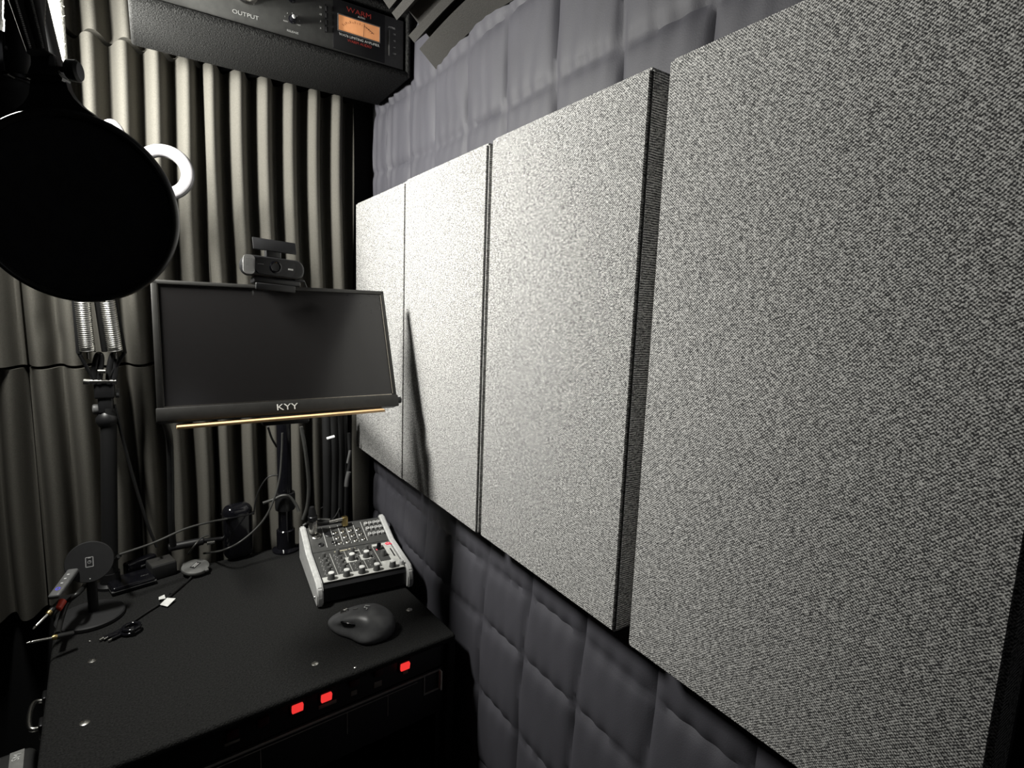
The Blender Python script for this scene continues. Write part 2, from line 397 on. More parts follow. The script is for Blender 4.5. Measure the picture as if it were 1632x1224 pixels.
# meter
mx0, mx1, mz0, mz1 = .313, .392, .5045, .5315
mt = obj('meter_panel', box(B(), (ax_(.3535), FY-.0008, az(.514)), (.100, .0016, .086), .0006, 2), M_PLATEB, amp)
mw = obj('meter_window', box(B(), (ax_((mx0+mx1)/2), FY-.002, az((mz0+mz1)/2)), (mx1-mx0, .0012, mz1-mz0), .0004, 2), M_METER, amp); mw['label'] = 'glowing orange meter dial'
b = B()
fr = .0012
for (xx, zz, ww, hh) in (((mx0+mx1)/2, mz1+fr/2, mx1-mx0+2*fr, fr), ((mx0+mx1)/2, mz0-fr/2, mx1-mx0+2*fr, fr), (mx0-fr/2, (mz0+mz1)/2, fr, mz1-mz0), (mx1+fr/2, (mz0+mz1)/2, fr, mz1-mz0)):
    box(b, (ax_(xx), FY-.003, az(zz)), (ww, .003, hh))
obj('meter_bezel', b, M_GREY, amp, False)
b = B(); px_, pz_ = ax_(.3575), az(.509)
for k in range(15):
    a = R(150-8.4*k); r0, r1 = .0175, .0205 if k % 2 else .0215
    box(b, (0, 0, 0), (.0004 if k % 2 else .0007, .0003, r1-r0), 0, 3, T(px_-.008+math.cos(a)*1.5*r1, FY-.0028, pz_-.004+math.sin(a)*r1) @ Matrix.Rotation(R(90)-a, 4, 'Y'))
obj('dial_marks', b, mat('dial_ink', (.12, .05, .03), .6), mw, False).parent = amp
b = B(); cyl(b, (ax_(.364), FY-.0032, az(.5245)), (ax_(.381), FY-.0032, az(.516)), .0005, n=6); cyl(b, (ax_(.362), FY-.0032, az(.529)), (ax_(.3605), FY-.0032, az(.506)), .0004, n=6); obj('needle', b, M_MATTE, amp)
atxt('WA76 LIMITING AMPLIFIER', .3535, .4985, .0062, sx=1.05)
atxt('WARM AUDIO', .3535, .4915, .0068, M_REDP, sx=1.05)
atxt('WARM', .3525, .5455, .0120, M_REDP, 'logo', sx=1.3); atxt('AUDIO', .357, .5385, .0046, M_WHITE, 'logo')
def knob(par, x, z, r, skirt=False, name='knob', cap=M_METAL):
    M0 = T(x, FY, z) @ Matrix.Rotation(R(90), 4, 'X'); k = obj(name, lathe(B(), [(r*1.25, 0), (r*1.25, .003), (r, .004), (r*.9, .013), (r*.8, .0142)], 28, M0), M_GLOSS if not skirt else M_METAL, par)
    obj('knob_cap', lathe(B(), [(r*.62, .0142), (r*.62, .0150), (r*.5, .0154)], 24, M0), cap, k); return k
knob(amp, ax_(.157), az(.521), .0165, True, 'output_knob')
knob(amp, ax_(.232), az(.4985), .0055, False, 'release_knob', M_WHITE); knob(amp, ax_(.232), az(.533), .0055, False, 'attack_knob')
knob(amp, ax_(.060), az(.526), .0165, True, 'input_knob')
atxt('OUTPUT', .156, .4835, .0092, sx=1.15); atxt('RELEASE', .2325, .4785, .0048, sx=1.1)
for i, s in enumerate('7654321'):
    a = R(-30+40*i); atxt(s if i not in (0, 6) else ('FAST' if i == 0 else 'SLOW'), .232+math.cos(a)*.0125, .4985+math.sin(a)*.0110, .003, name='scale_mark')
for i, s in enumerate(('0', '6', '12', '18', '24', '30')):
    a = R(-60+60*i*.9); atxt(s, .157+math.cos(a)*.0245, .526+math.sin(a)*.0245, .0048, name='scale_mark')
for i, s in enumerate(('20', '12', '8', '4')): atxt(s, .2815, .5345-.0118*i, .0042, name='scale_mark')
b = B(); box(b, (ax_(.2895), FY-.001, az(.518)), (.0018, .002, .048)); obj('button_strip', b, M_PLATEB, amp, False)
for i in range(4): obj('ratio_button', box(B(), (ax_(.2920), FY-.002, az(.5345-.0118*i)), (.0045, .004, .0085), .0008, 2), M_MATTE, amp)
atxt('METER', .4180, .5395, .0046, name='lettering')
b = B(); box(b, (ax_(.4125), FY-.001, az(.510)), (.0016, .002, .046)); obj('button_strip', b, M_GREY, amp, False)
for i, s in enumerate(('GR', '+8', '+4', 'OFF')): atxt(s, .4235, .529-.0120*i, .0042, name='scale_mark')

# ================================================================ equipment rack that serves as desk
DZ = -.58; DA = R(-4)
desk = thing('rack_cabinet', 'black carpeted rack cabinet used as the desk, screws in its top', 'rack cabinet', (.430, .797, DZ), (0, 0, R(4)+0))
DW, DD, DH = .572, .530, abs(FZ-DZ)                       # local frame: x from -DW to 0, y from 0 to DD
desk.rotation_euler = (0, 0, R(3.9))
b = B(); box(b, (-DW/2, DD/2, -.007), (DW, DD, .014), .006, 4); obj('top_board', b, M_CARPET, desk)
b = B(); box(b, (-DW+.008, DD/2, -DH/2-.005), (.016, DD-.004, DH-.012), .004); obj('side_board', b, M_CARPET, desk)
b = B(); box(b, (-.008, DD/2, -DH/2-.005), (.016, DD-.004, DH-.012), .004); obj('side_board', b, M_CARPET, desk)
b = B(); box(b, (-DW/2, DD-.01, -DH/2-.005), (DW-.034, .012, DH-.014)); obj('back_board', b, M_CARPET, desk)
b = B(); box(b, (-DW/2, DD/2, -DH+.012), (DW-.034, DD-.03, .022)); obj('base_board', b, M_CARPET, desk)
for x in (-.022, -DW+.022): obj('rack_rail', box(B(), (x, .022, -DH/2), (.012, .004, DH-.05)), M_DMETAL, desk, False)
DM = Matrix.Translation(Vector((.430, .797, DZ))) @ Matrix.Rotation(R(3.9), 4, 'Z'); DI = DM.inverted()
def desk_at(u, v, z=DZ): return at(u, v, 2, z)
for (u, v, s) in ((147, 1053, 1), (135, 1152, 1), (652, 972, 1), (502, 1058, .9), (143, 1022, .35), (566, 1064, .4)):
    p = DI @ desk_at(u, v); b = B(); M0 = T(p.x, p.y, -.0005)
    lathe(b, [(.0065*s, 0), (.0062*s, .0012), (.004*s, .0020), (.0018*s, .0021), (.0014*s, .0010)], 20, M0)
    obj('screw', b, M_METAL, desk)
b = B()                                                   # spring handle on the left side
hp = [DI @ at(78, 1112, 0, -.155), DI @ at(60, 1165, 0, -.168)]
hx = -DW-.004; y_a, y_b, hz = .238, .172, -.030
tube(b, [(hx, y_a, hz), (hx-.012, y_a-.003, hz+.003), (hx-.015, (y_a+y_b)/2, hz+.004), (hx-.012, y_b+.003, hz+.003), (hx, y_b, hz)], .0034, 10)
hd = obj('handle', b, M_METAL, desk)
for y in (y_a, y_b): obj('handle_bolt', box(B(), (hx, y, hz), (.006, .022, .022), .002), M_DMETAL, hd)
# power conditioner
FD = .012
pc = thing('power_conditioner', 'black rack power strip with lit red rocker switches under the desk top', 'power conditioner', DM @ Vector((-DW/2, FD, -.016)), (0, 0, R(3.9)))
obj('faceplate', box(B(), (0, .0015, -.022), (DW-.034, .003, .043), .0008, 2), mat('wine_black_faceplate', (.006, .0045, .005), .5), pc)
obj('chassis', box(B(), (0, .13, -.022), (DW-.09, .25, .040)), M_MATTE, pc)
def face_loc(u, v):                                       # place on the front plane of the desk
    r = FWD + RGT*((u-816)/FPX) - UPV*((v-612)/FPX); n = DM.to_3x3() @ Vector((0, -1, 0)); P0 = DM @ Vector((0, FD, 0))
    p = DI @ (r*(P0.dot(n)/r.dot(n))); return p.x+DW/2, p.z+.016
for (u, v) in ((644, 1060), (519, 1109), (473, 1126)):
    x, z = face_loc(u, v); h = obj('rocker_housing', box(B(), (x, -.001, z), (.022, .003, .018), .0006, 2), M_PLATEB, pc)
    rk_ = obj('rocker_switch', box(B(), (x, -.004, z), (.0165, .006, .0125), .0015, 2, T(x, -.004, z) @ Matrix.Rotation(R(12), 4, 'X') @ T(-x, .004, -z)), M_LEDR, h); rk_['label'] = 'glowing red rocker switch'
for (u, v, ww, hh) in ((522, 1122, .028, .006), (646, 1071, .009, .006), (602, 1090, .014, .010), (564, 1104, .010, .008), (370, 1183, .020, .004)):
    x, z = face_loc(u, v); obj('label_plate', box(B(), (x, -.0006, z), (ww, .0012, hh), .0004, 2), mat('dim_label', (.17, .15, .13), .6), pc)
for (u, v) in ((602, 1070), (564, 1086), (418, 1148), (370, 1168)):
    x, z = face_loc(u, v); obj('rocker_switch', box(B(), (x, -.003, z), (.0165, .006, .0125), .0015, 2), mat('unlit_red_rocker', (.03, .002, .003), .4), pc)
# second rack unit with pale trim
du = thing('second_rack_unit', 'black rack unit with thin pale trim lines below the red switches', 'rack unit', DM @ Vector((-DW/2, FD, -.062)), (0, 0, R(3.9)))
obj('front_panel', box(B(), (0, .0015, -.044), (DW-.034, .003, .087), .0008, 2), M_PLATEB, du)
obj('chassis', box(B(), (0, .13, -.044), (DW-.09, .25, .082)), M_MATTE, du)
b = B(); WW = (DW-.05)/2; tz = .002
box(b, (0, -.0012, -.004), (2*WW, .0014, .0035), .0005, 2); box(b, (-.02, -.0008, -.011), (2*WW-.05, .0009, .0009))
for x in (-.16, -.04, .09, .16): box(b, (x, -.0008, -.030), (.0010, .0009, .040))
box(b, (WW-.032, -.001, -.023), (.0022, .0014, .034)); box(b, (WW-.016, -.001, -.040), (.034, .0014, .0030))
obj('trim_lines', b, mat('dim_trim', (.26, .24, .22), .5), du, False)
obj('ear_bracket', box(B(), (WW-.0015, -.004, -.022), (.003, .010, .037), .001, 2), mat('ear_trim', (.85, .78, .68), .4), du)
# box at the lower left
lb = thing('equipment_case', 'black case edge with a grey lettered stripe at the bottom left corner', 'case', at(22, 1222, 2, -.665)+Vector((0, .022, 0)), (0, 0, R(6)))
obj('body', box(B(), (-.030, -.07, -.14), (.105, .18, .28), .015, 5), M_GREYD, lb)
obj('printed_stripe', box(B(), (0, -.055, .0003), (.016, .13, .0012), .0004, 2), mat('stripe_grey', (.28, .28, .27), .5), lb)
text('lettering', 'SM', .012, M_WHITE, lb, T(0, -.005, .0014) @ Matrix.Rotation(R(80), 4, 'Z'))

# ================================================================ monitor
MB0 = Vector((.183, .928, -.1835)); TH = R(21)             # lower edge centre, leaning back
mon = thing('monitor', 'small dark monitor leaning back with pale letters on its lower bezel', 'monitor', MB0, (-TH, 0, R(0)))
MW, MH, MT = .368, .222, .010
def mbox(c, s, r=.001): return box(B(), c, s, r, 2)
obj('back_shell', plate(B(), rr(MW, MH, .004), 0, .012, 0, T(0, .0125, MH/2) @ FRONT), M_BLACK, mon)
BW = .0085
b = B(); box(b, (0, -.001, MH-BW/2*.8), (MW, .004, BW*.8), .001, 2); box(b, (-MW/2+BW/2, -.001, MH/2), (BW, .004, MH-.001), .001, 2); box(b, (MW/2-BW/2*.7, -.001, MH/2), (BW*.7, .004, MH-.001), .001, 2)
obj('bezel', b, M_BEZEL, mon)
ch = obj('chin', box(B(), (0, -.0015, .0105), (MW+.003, .007, .021), .0015, 2), M_BEZEL, mon)
obj('screen', box(B(), (0, .0005, MH/2+.008), (MW-BW*1.6, .002, MH-.026)), M_SCREEN, mon, False)
b = B(); box(b, (-.001, -.0018, .0225), (MW-.016, .0010, .0012)); box(b, (MW/2-BW*.7-.0012, -.0022, MH/2+.008), (.0008, .0008, MH-.032)); box(b, (-MW/2+BW+.0006, -.0022, MH/2+.008), (.0005, .0008, MH-.032))
obj('polished_trim', b, M_EDGE, mon, False)
text('logo', 'KYY', .0145, mat('logo_white', (.95, .95, .92), .35), mon, T(-.006, -.0052, .0105) @ FRONT, .0002, sx=1.25)
obj('side_knob', lathe(B(), [(.006, 0), (.006, .007), (.005, .008)], 20, T(MW/2+.001, .004, .012) @ Matrix.Rotation(R(90), 4, 'Y')), M_BLACK, mon)
# wooden slat the monitor rests on
sl = MB0+Vector((-.003, -.006, -.0052))
ws = obj('wooden_slat', box(B(), (0, 0, 0), (.316, .020, .0042), .001, 2), M_WOOD); ws.location = sl; ws.rotation_euler = (0, R(-.6), 0); tag(ws, 'thin pale wooden slat along the lower edge of the monitor', 'slat')
# monitor pole
mp = thing('monitor_pole', 'black clamp-on pole rising from the desk to the monitor', 'monitor mount', (.238, 1.292, DZ))
obj('clamp_base', lathe(B(), [(.030, 0), (.030, .004), (.020, .008), (.020, .05), (.018, .052)], 32), M_GLOSS, mp)
obj('pole', cyl(B(), (0, 0, .05), (0, 0, .47), .0155, n=28), M_GLOSS, mp)
obj('collar', lathe(B(), [(.021, .10), (.022, .105), (.022, .135), (.021, .14)], 28), M_BLACK, mp)
b = B(); tube(b, [(0, 0, .46), (-.02, -.12, .47), (-.055, -.275, .475)], .012, 14); obj('arm', b, M_BLACK, mp)
obj('mount_plate', box(B(), (-.055, -.296, .475), (.10, .008, .10), .003, 2, T(-.055, -.296, .475) @ Matrix.Rotation(-TH, 4, 'X') @ T(.055, .296, -.475)), M_BLACK, mp)
obj('tilt_bracket', box(B(), (-.055, -.310, .376), (.075, .030, .012), .003, 2), M_BLACK, mp)

# ================================================================ webcam
wt = Vector((.173, .928+math.sin(TH)*MH+.004, -.1835+math.cos(TH)*MH))
wc = thing('webcam', 'black webcam with a flipped-up privacy cover on top of the monitor', 'webcam', wt, (R(-4), R(3), R(5)))
wc.scale = (1.06, 1.06, 1.14)
b = B(); MX = T(0, .004, .027) @ FRONT
plate(b, rr(.094, .029, .0135, 8), -.010, .014, 0, MX); bb_ = obj('body', b, M_BLACK, wc)
md = bb_.modifiers.new('b', 'BEVEL'); md.width = .003; md.segments = 3
obj('front_face', plate(B(), rr(.060, .024, .009, 8), 0, .0035, 0, T(.001, -.0095, .027) @ FRONT), M_GLOSS, wc)
obj('lens', lathe(B(), [(.0095, 0), (.0092, .002), (.0075, .0025), (.006, .001), (0, .0008)], 28, T(.001, -.0125, .027) @ FRONT), M_GLOSS, wc)
b = B()
for i in range(7):
    for j in range(8): box(b, (-.0415+.0021*i, -.0105, .0185+.0023*j), (.0011, .001, .0011))
gr = obj('speaker_grille', b, M_GREY, wc, False)
obj('end_cap', plate(B(), rr(.017, .0275, .006, 6), 0, .0012, 0, T(-.0375, -.0098, .027) @ FRONT), M_SILVER, wc)
obj('logo_or_glint', box(B(), (.024, -.0135, .026), (.008, .0006, .0025), .0003, 2), M_WHITE, wc); obj('logo_or_glint', box(B(), (-.021, -.0135, .029), (.009, .0005, .0010)), M_GREY, wc)
b = B(); box(b, (.001, .004, .0475), (.024, .012, .014), .003); obj('cover_hinge', b, M_BLACK, wc)
b = B(); box(b, (0, 0, 0), (.066, .020, .0022), .0008, 2, T(.003, .001, .060) @ Matrix.Rotation(R(65), 4, 'X')); obj('privacy_cover', b, M_BLACK, wc)
b = B(); box(b, (.006, .004, .0065), (.072, .024, .010), .003); box(b, (.040, -.001, .012), (.016, .014, .004), .0015); box(b, (0, -.0195, -.004), (.06, .004, .010), .0015); obj('clip', b, M_BLACK, wc)

# ================================================================ mixer
mx = thing('audio_mixer', 'compact audio mixer with rows of knobs beside the blanket wall', 'mixer', (.2455, 1.006, DZ), (0, 0, R(-4.3)))
XW, XD = .174, .222
def prof_z(y): return .043+.009*y/.125 if y < .125 else .052+.024*(y-.125)/.09
def slope(y): return math.atan2(.009, .125) if y < .125 else math.atan2(.024, .09)
def onp(x, y, h=0):                                       # local matrix on the mixer's top
    return T(x, y, prof_z(y)) @ Matrix.Rotation(slope(y), 4, 'X') @ T(0, 0, h)
side = [(0, .006), (.004, .002), (XD, .002), (XD, .062), (.214, .074), (.125, .050), (.004, .041), (-.001, .034)]
SM = Matrix(((0, 0, 1, 0), (1, 0, 0, 0), (0, 1, 0, 0), (0, 0, 0, 1)))   # (y,z) outline, extruded along x
obj('body', plate(B(), side, .004, XW-.004, 0, SM), mat('mixer_body', (.018, .018, .02), .3), mx, False)
cheek = [(-.012, .010), (-.008, .002), (XD, .002), (XD+.002, .066), (.216, .080), (.205, .080), (.126, .0555), (.006, .048), (-.008, .040), (-.013, .026)]
for x0 in (-.008, XW-.004):
    c_ = obj('side_cheek', plate(B(), cheek, x0, x0+.012, .0025, SM), M_SILVER, mx); c_['label'] = 'silver side cheek'
def pl(x0, x1, y0, y1, m, name, h=.0003, t=.0008):
    b = B(); box(b, ((0), (y1-y0)/2, 0), (x1-x0, y1-y0, t), 0, 2, onp((x0+x1)/2, y0, h)); return obj(name, b, m, mx, False)
pl(.006, XW-.006, .003, .124, M_MIXBLK, 'control_panel')
pl(.006, XW-.006, .1255, .212, M_MIXBLK, 'jack_panel')
pl(.007, XW-.007, .004, .022, M_MIXWHT, 'light_strip', .0009)
pl(.128, XW-.007, .022, .116, M_MIXWHT, 'light_section', .0009)
pl(.128, .150, .040, .106, M_MIXBLK, 'dark_inset', .0013)
for x in (.071, .101): pl(x-.008, x+.013, .060, .082, M_MIXWHT, 'light_patch', .0009)
pl(.048, .075, .1120, .1145, mat('cream_bar', (.75, .68, .5), .5), 'title_bar', .0012); pl(.078, .092, .1135, .1160, mat('cream_bar', (.75, .68, .5), .5), 'title_bar', .0012); pl(.080, .098, .100, .103, M_MIXWHT, 'title_bar', .0012)
for x in (.0375, .067, .097, .127): pl(x-.0004, x+.0004, .022, .110, M_MIXWHT, 'divider_line', .0010)
for x in (.0375, .055, .072, .089, .106, .124): pl(x-.0004, x+.0004, .135, .205, M_WHITE, 'divider_line', .0010)
rn = random.Random(2); b = B()
for cxk in (.0225, .052, .082, .112, .139):               # tick marks around the knobs
    for yk in (.034, .050, .066, .082, .098):
        for a in range(-140, 141, 40):
            aa = R(90-a); box(b, (0, 0, 0), (.0022, .0006, .0003), 0, 2, onp(cxk+.0082*math.cos(aa), yk+.0066*math.sin(aa), .0014) @ Matrix.Rotation(aa, 4, 'Z'))
obj('scale_marks', b, M_WHITE, mx, False)
def mkn(x, y, r, h, m, capm=None, name='knob'):
    k = obj(name, lathe(B(), [(r*1.08, .0005), (r*1.0, .002), (r*.78, h), (r*.70, h+.0006)], 20, onp(x, y)), m, mx)
    if capm: obj('knob_cap', lathe(B(), [(r*.80, h-.0012), (r*.78, h+.0012), (r*.55, h+.0018)], 20, onp(x, y)), capm, k)
    return k
for x in (.0225, .052, .082, .112, .145): mkn(x, .013, .0072, .0135, M_KNOB, M_WHITE)
for x in (.075, .105): mkn(x, .070, .0072, .0135, M_KNOB, M_WHITE)
for y in (.038, .055, .073, .095): mkn(.0225, y, .0052, .0125, M_KNOB)
for y in (.038, .055, .073, .100): mkn(.052, y, .0052, .0125, M_KNOB)
for y in (.036, .096): mkn(.082, y, .0052, .0125, M_KNOB)
for y in (.036, .096): mkn(.112, y, .0052, .0125, M_KNOB)
mkn(.138, .092, .0055, .014, M_GLOSS); mkn(.139, .062, .0060, .0135, M_KNOB)
mkn(.164, .016, .0060, .009, M_SILVER)
for (x, y) in ((.133, .090), (.162, .112), (.166, .110), (.158, .109)): obj('red_light', lathe(B(), [(.0018, 0), (.0018, .0015), (.001, .002)], 12, onp(x, y, .001)), M_REDLED, mx)
pl(.158, .170, .103, .107, mat('red_display', (.5, .02, .06), .4, emis=(1, .03, .1), estr=.35), 'level_display', .0014)
pl(.160, .1625, .052, .086, M_PLATEB, 'slider_slot', .0016)
for x in (.064, .081, .098, .115):                       # silver jack sockets
    for y in (.142, .160, .178):
        M0 = onp(x+(y-.16)*-.12, y); s_ = obj('jack_socket', lathe(B(), [(.0058, .0), (.0058, .0022), (.0048, .0030), (.0030, .0030), (.0028, .0008)], 18, M0), M_METAL, mx)
for x in (.133, .143, .153, .162):
    for y in (.152, .172, .190): obj('rca_socket', lathe(B(), [(.0042, 0), (.0042, .006), (.0026, .0062), (.0020, .002)], 16, onp(x, y)), M_SILVER, mx)
for x in (.0225, .050):
    s_ = obj('xlr_socket', lathe(B(), [(.0115, 0), (.0115, .002), (.0100, .0030), (.0095, .0012)], 24, onp(x, .178)), M_METAL if x < .03 else M_BLACK, mx)
    obj('jack_socket', lathe(B(), [(.0062, 0), (.0062, .0022), (.0048, .0030), (.0028, .0008)], 18, onp(x+.004, .146)), M_BLACK, mx)
obj('cheek_screw', lathe(B(), [(.003, 0), (.0025, .0012), (.001, .0012)], 14, T(-.0085, .012, .014) @ Matrix.Rotation(R(-90), 4, 'Y')), M_METAL, mx)
MXM = Matrix.Translation(Vector((.2455, 1.006, DZ))) @ Matrix.Rotation(R(-4.3), 4, 'Z')
def mixp(x, y, h=0): return (MXM @ onp(x, y, h)).translation
# XLR connector standing in the first input and its cable
p = mixp(.018, .190, .003)
xl = thing('xlr_connector', 'silver cable connector plugged upright into the mixer left input', 'plug', p, (R(6), R(-4), 0))
obj('shell', lathe(B(), [(.0095, 0), (.0095, .028), (.0085, .030)], 24), M_METAL, xl)
obj('ring', lathe(B(), [(.0092, .030), (.0100, .0305), (.0100, .040), (.0088, .041)], 24), M_DMETAL, xl); obj('boot', lathe(B(), [(.0085, .041), (.0075, .052), (.0045, .062)], 20), M_BLACK, xl)
# right angle jack in the mixer
p = mixp(.087, .196, .004)
ja = thing('angled_jack_plug', 'brass right-angle jack plug at the back of the mixer', 'plug', p, (0, 0, R(4)))
obj('plug_head', box(B(), (0, .0, .010), (.012, .012, .022), .002), M_BRASS, ja)
obj('plug_barrel', cyl(B(), (-.006, 0, .016), (-.036, .001, .015), .0042, .0035, 16), M_METAL, ja)
obj('plug_boot', cyl(B(), (-.036, .001, .015), (-.062, .002, .016), .0048, .0032, 16), M_CABLE, ja)

# ================================================================ mouse
def mouse():
    c = (Vector((.244, .925, DZ))+Vector((.337, .839, DZ)))/2 + Vector((-.002, .012, 0))
    root = thing('computer_mouse', 'graphite ergonomic mouse on the desk in front of the mixer', 'mouse', c, (0, 0, R(137)))
    b = B(); bmesh.ops.create_uvsphere(b, u_segments=64, v_segments=40, radius=1)
    Lh = .063                                             # +x is the front
    for v in b.verts:
        x, y, z = v.co
        t = (x+1)/2                                       # 0 rear, 1 front
        wid = .040*(1-.28*max(0, t-.45)/.55) - .006*math.exp(-((t-.5)/.18)**2)*(1 if y > 0 else 0)
        hh = .044*(1-.50*max(0, t-.30)**1.3/.62)*(1-.10*max(0, .3-t))
        ex = math.copysign(abs(y)**.85, y); X = x*Lh; Y = ex*wid; Z = max(z, -.25)
        Z = (Z+.25)/1.25; Zn = Z**.80 if Z > 0 else 0
        Z = Zn*hh
        Y += .006*(1-Zn)*(.5-t)
        if y > 0:                                          # thumb side scooped
            Y -= .007*math.exp(-((t-.62)/.2)**2)*math.exp(-((Zn-.45)/.22)**2)
            Y += .010*math.exp(-((t-.30)/.22)**2)*math.exp(-((Zn-.12)/.25)**2)
        v.co = (X, Y, Z+.001)
    obj('shell', b, M_MOUSE, root)
    obj('scroll_wheel', lathe(B(), [(.0075, -.0035), (.0085, -.0025), (.0085, .0025), (.0075, .0035)], 24, T(.030, .001, .0275) @ Matrix.Rotation(R(90), 4, 'X')), M_METAL, root)
    obj('thumb_button', box(B(), (.012, .0255, .0245), (.030, .004, .004), .0015, 3, T(.012, .0255, .0245) @ Matrix.Rotation(R(-6), 4, 'Z') @ T(-.012, -.0255, -.0245)), M_GLOSS, root)
    obj('mode_button', box(B(), (.010, .001, .0385), (.009, .004, .002), .0008, 2, T(.010, .001, .0385) @ Matrix.Rotation(R(12), 4, 'Y') @ T(-.010, -.001, -.0385)), M_GREY, root)
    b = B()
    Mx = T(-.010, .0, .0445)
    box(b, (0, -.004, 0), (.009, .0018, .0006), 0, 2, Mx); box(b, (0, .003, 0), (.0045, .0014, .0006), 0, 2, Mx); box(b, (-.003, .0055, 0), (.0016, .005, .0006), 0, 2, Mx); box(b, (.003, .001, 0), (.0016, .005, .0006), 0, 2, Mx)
    obj('logo_or_glint', b, M_SILVER, root, False)  # pale strokes modelled as highlight glints on the shell top
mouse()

# ================================================================ charging stand
cs0 = Vector((-.117, 1.166, DZ))
ch = thing('charging_stand', 'round black phone charging stand with a phone outline on its disc', 'charging stand', cs0)
obj('base', lathe(B(), [(.048, 0), (.051, .002), (.051, .007), (.049, .009), (.030, .0105), (0, .011)], 48), M_PAD, ch)
obj('stem', box(B(), (.004, .006, .045), (.015, .013, .075), .004, 3), M_BLACK, ch)
PM = T(.004, -.004, .108) @ Matrix.Rotation(R(-16), 4, 'X') @ FRONT
dc = obj('disc', lathe(B(), [(.0335, -.008), (.0355, -.006), (.0355, -.001), (.0345, .0005), (0, .0005)], 56, PM), M_PAD, ch)
b = B(); w_, h_ = .0105, .0165
for (x, y, a, c) in ((0, h_/2, w_, .0011), (0, -h_/2, w_, .0011), (-w_/2, 0, .0011, h_), (w_/2, 0, .0011, h_)): box(b, (x, y, .0007), (a, c, .0004))
box(b, (0, h_/2-.0012, .0007), (.004, .001, .0004))
torus(b, .0024, .0003, 20, 6, T(0, 0, .0008)); box(b, (.0004, .0008, .0008), (.0007, .0022, .0004))
bmesh.ops.transform(b, matrix=PM, verts=b.verts[:]); obj('phone_symbol', b, mat('symbol_grey', (.45, .45, .45), .5), dc, False)
obj('status_light', lathe(B(), [(.0009, 0), (.0007, .0006)], 10, PM @ T(0, -.029, .0005)), M_WHITE, dc)

# ================================================================ small things on the desk
# inline remote with a blue light
p = at(104, 928, 1, 1.13); q = at(88, 950, 1, 1.115); 
ir = thing('inline_remote', 'small grey inline remote with a blue light hanging off the left desk edge', 'remote', at(102, 930, 1, 1.13), (0, 0, 0))
dv = (at(119, 908, 1, 1.16)-at(87, 952, 1, 1.10)); M0 = frame_to(dv, Vector((-.35, -.8, .5)))
b = B(); box(b, (0, 0, 0), (.017, .009, dv.length), .003, 3); bmesh.ops.transform(b, matrix=M0, verts=b.verts[:]); obj('body', b, M_GREY, ir)
fn = (M0.to_3x3() @ Vector((0, 1, 0)));  sgn = 1 if fn.y < 0 else -1
def on_remote(s, n, mm, k):
    b = B(); torus(b, n, .0005, 20, 6, M0 @ T(0, sgn*.0046, k) @ Matrix.Rotation(R(90), 4, 'X')) if s == 'o' else box(b, (0, sgn*.0046, k), n, 0, 2, M0); return b
obj('light_ring', on_remote('o', .0030, None, -.017), M_LEDB, ir)
for k in (-.004, .007, .017): obj('button_mark', on_remote('b', (.0035, .0006, .0025), None, k), M_SILVER, ir)
# red sleeved plug
b0 = at(100, 957, 1, 1.12); b1 = at(91, 972, 1, 1.105)
rp = thing('red_plug', 'short plug with a red sleeve at the left desk edge', 'plug', b0)
b = B(); cyl(b, (0, 0, 0), b1-b0, .0065, .0062, 18, .0015); obj('sleeve', b, M_REDRUB, rp)
b = B(); cyl(b, b1-b0, (at(80, 985, 1, 1.10)-b0), .004, .0035, 14); obj('barrel', b, M_MATTE, rp)
# jack plugs poking over the edge
def jack(p0, p1, label, g=None):
    d = (p1-p0); L = d.length; r = thing('jack_plug', label, 'plug', p0); d.normalize(); M0 = frame_to(d)
    def lt(pr, nm, m): obj(nm, lathe(B(), pr, 16, M0), m, r)
    lt([(.0046, -.022), (.0046, -.004), (.0038, 0)], 'sleeve', M_CABLE)
    lt([(.0042, 0), (.0042, .004), (.0030, .006)], 'collar', M_BRASS)
    lt([(.0022, .006), (.0022, L*.80), (.0014, L*.84), (.0023, L*.90), (.0005, L)], 'pin', M_METAL)
    return r
jack(at(80, 975, 1, 1.10), at(52, 1003, 1, 1.07), 'small jack plug pointing down below the red sleeved plug')
jack(at(90, 1015, 1, 1.06), at(42, 1025, 1, 1.045), 'longer jack plug pointing left over the desk edge')
# phone-like power bank
pb = thing('power_bank', 'flat black rounded box with a shiny corner behind the charging stand', 'power bank', Vector((-.060, 1.268, DZ)), (0, 0, R(14)))
obj('body', box(B(), (0, 0, .0085), (.075, .058, .017), .0055, 4), M_GLOSS, pb); obj('edge_band', box(B(), (0, -.0005, .0085), (.0755, .0575, .004), .0018, 2), M_GREY, pb)
text('lettering', 'INPUT', .005, M_GREY, pb, T(.022, -.008, .0172))
pb2 = thing('cable_adapter', 'small black adapter with cable lying behind the power bank', 'adapter', Vector((-.045, 1.325, DZ)), (0, 0, R(30)))
obj('body', box(B(), (0, 0, .016), (.060, .020, .030), .005, 3), M_GLOSS, pb2); obj('port', box(B(), (0, -.0100, .016), (.009, .001, .004), .0004, 2), M_GREY, pb2)
# charger cube
hb = thing('wall_charger', 'grey topped black charger block between the power bank and the round puck', 'charger', Vector((-.008, 1.292, DZ)), (0, 0, R(15)))
obj('body', box(B(), (0, 0, .015), (.046, .044, .030), .003, 3), M_MATTE, hb)
obj('top_plate', box(B(), (0, .001, .0302), (.043, .041, .001), .0004, 2), mat('charger_top', (.03, .029, .027), .6), hb)
obj('slot_mark', box(B(), (.003, .006, .0309), (.016, .0012, .0004)), M_MATTE, hb)
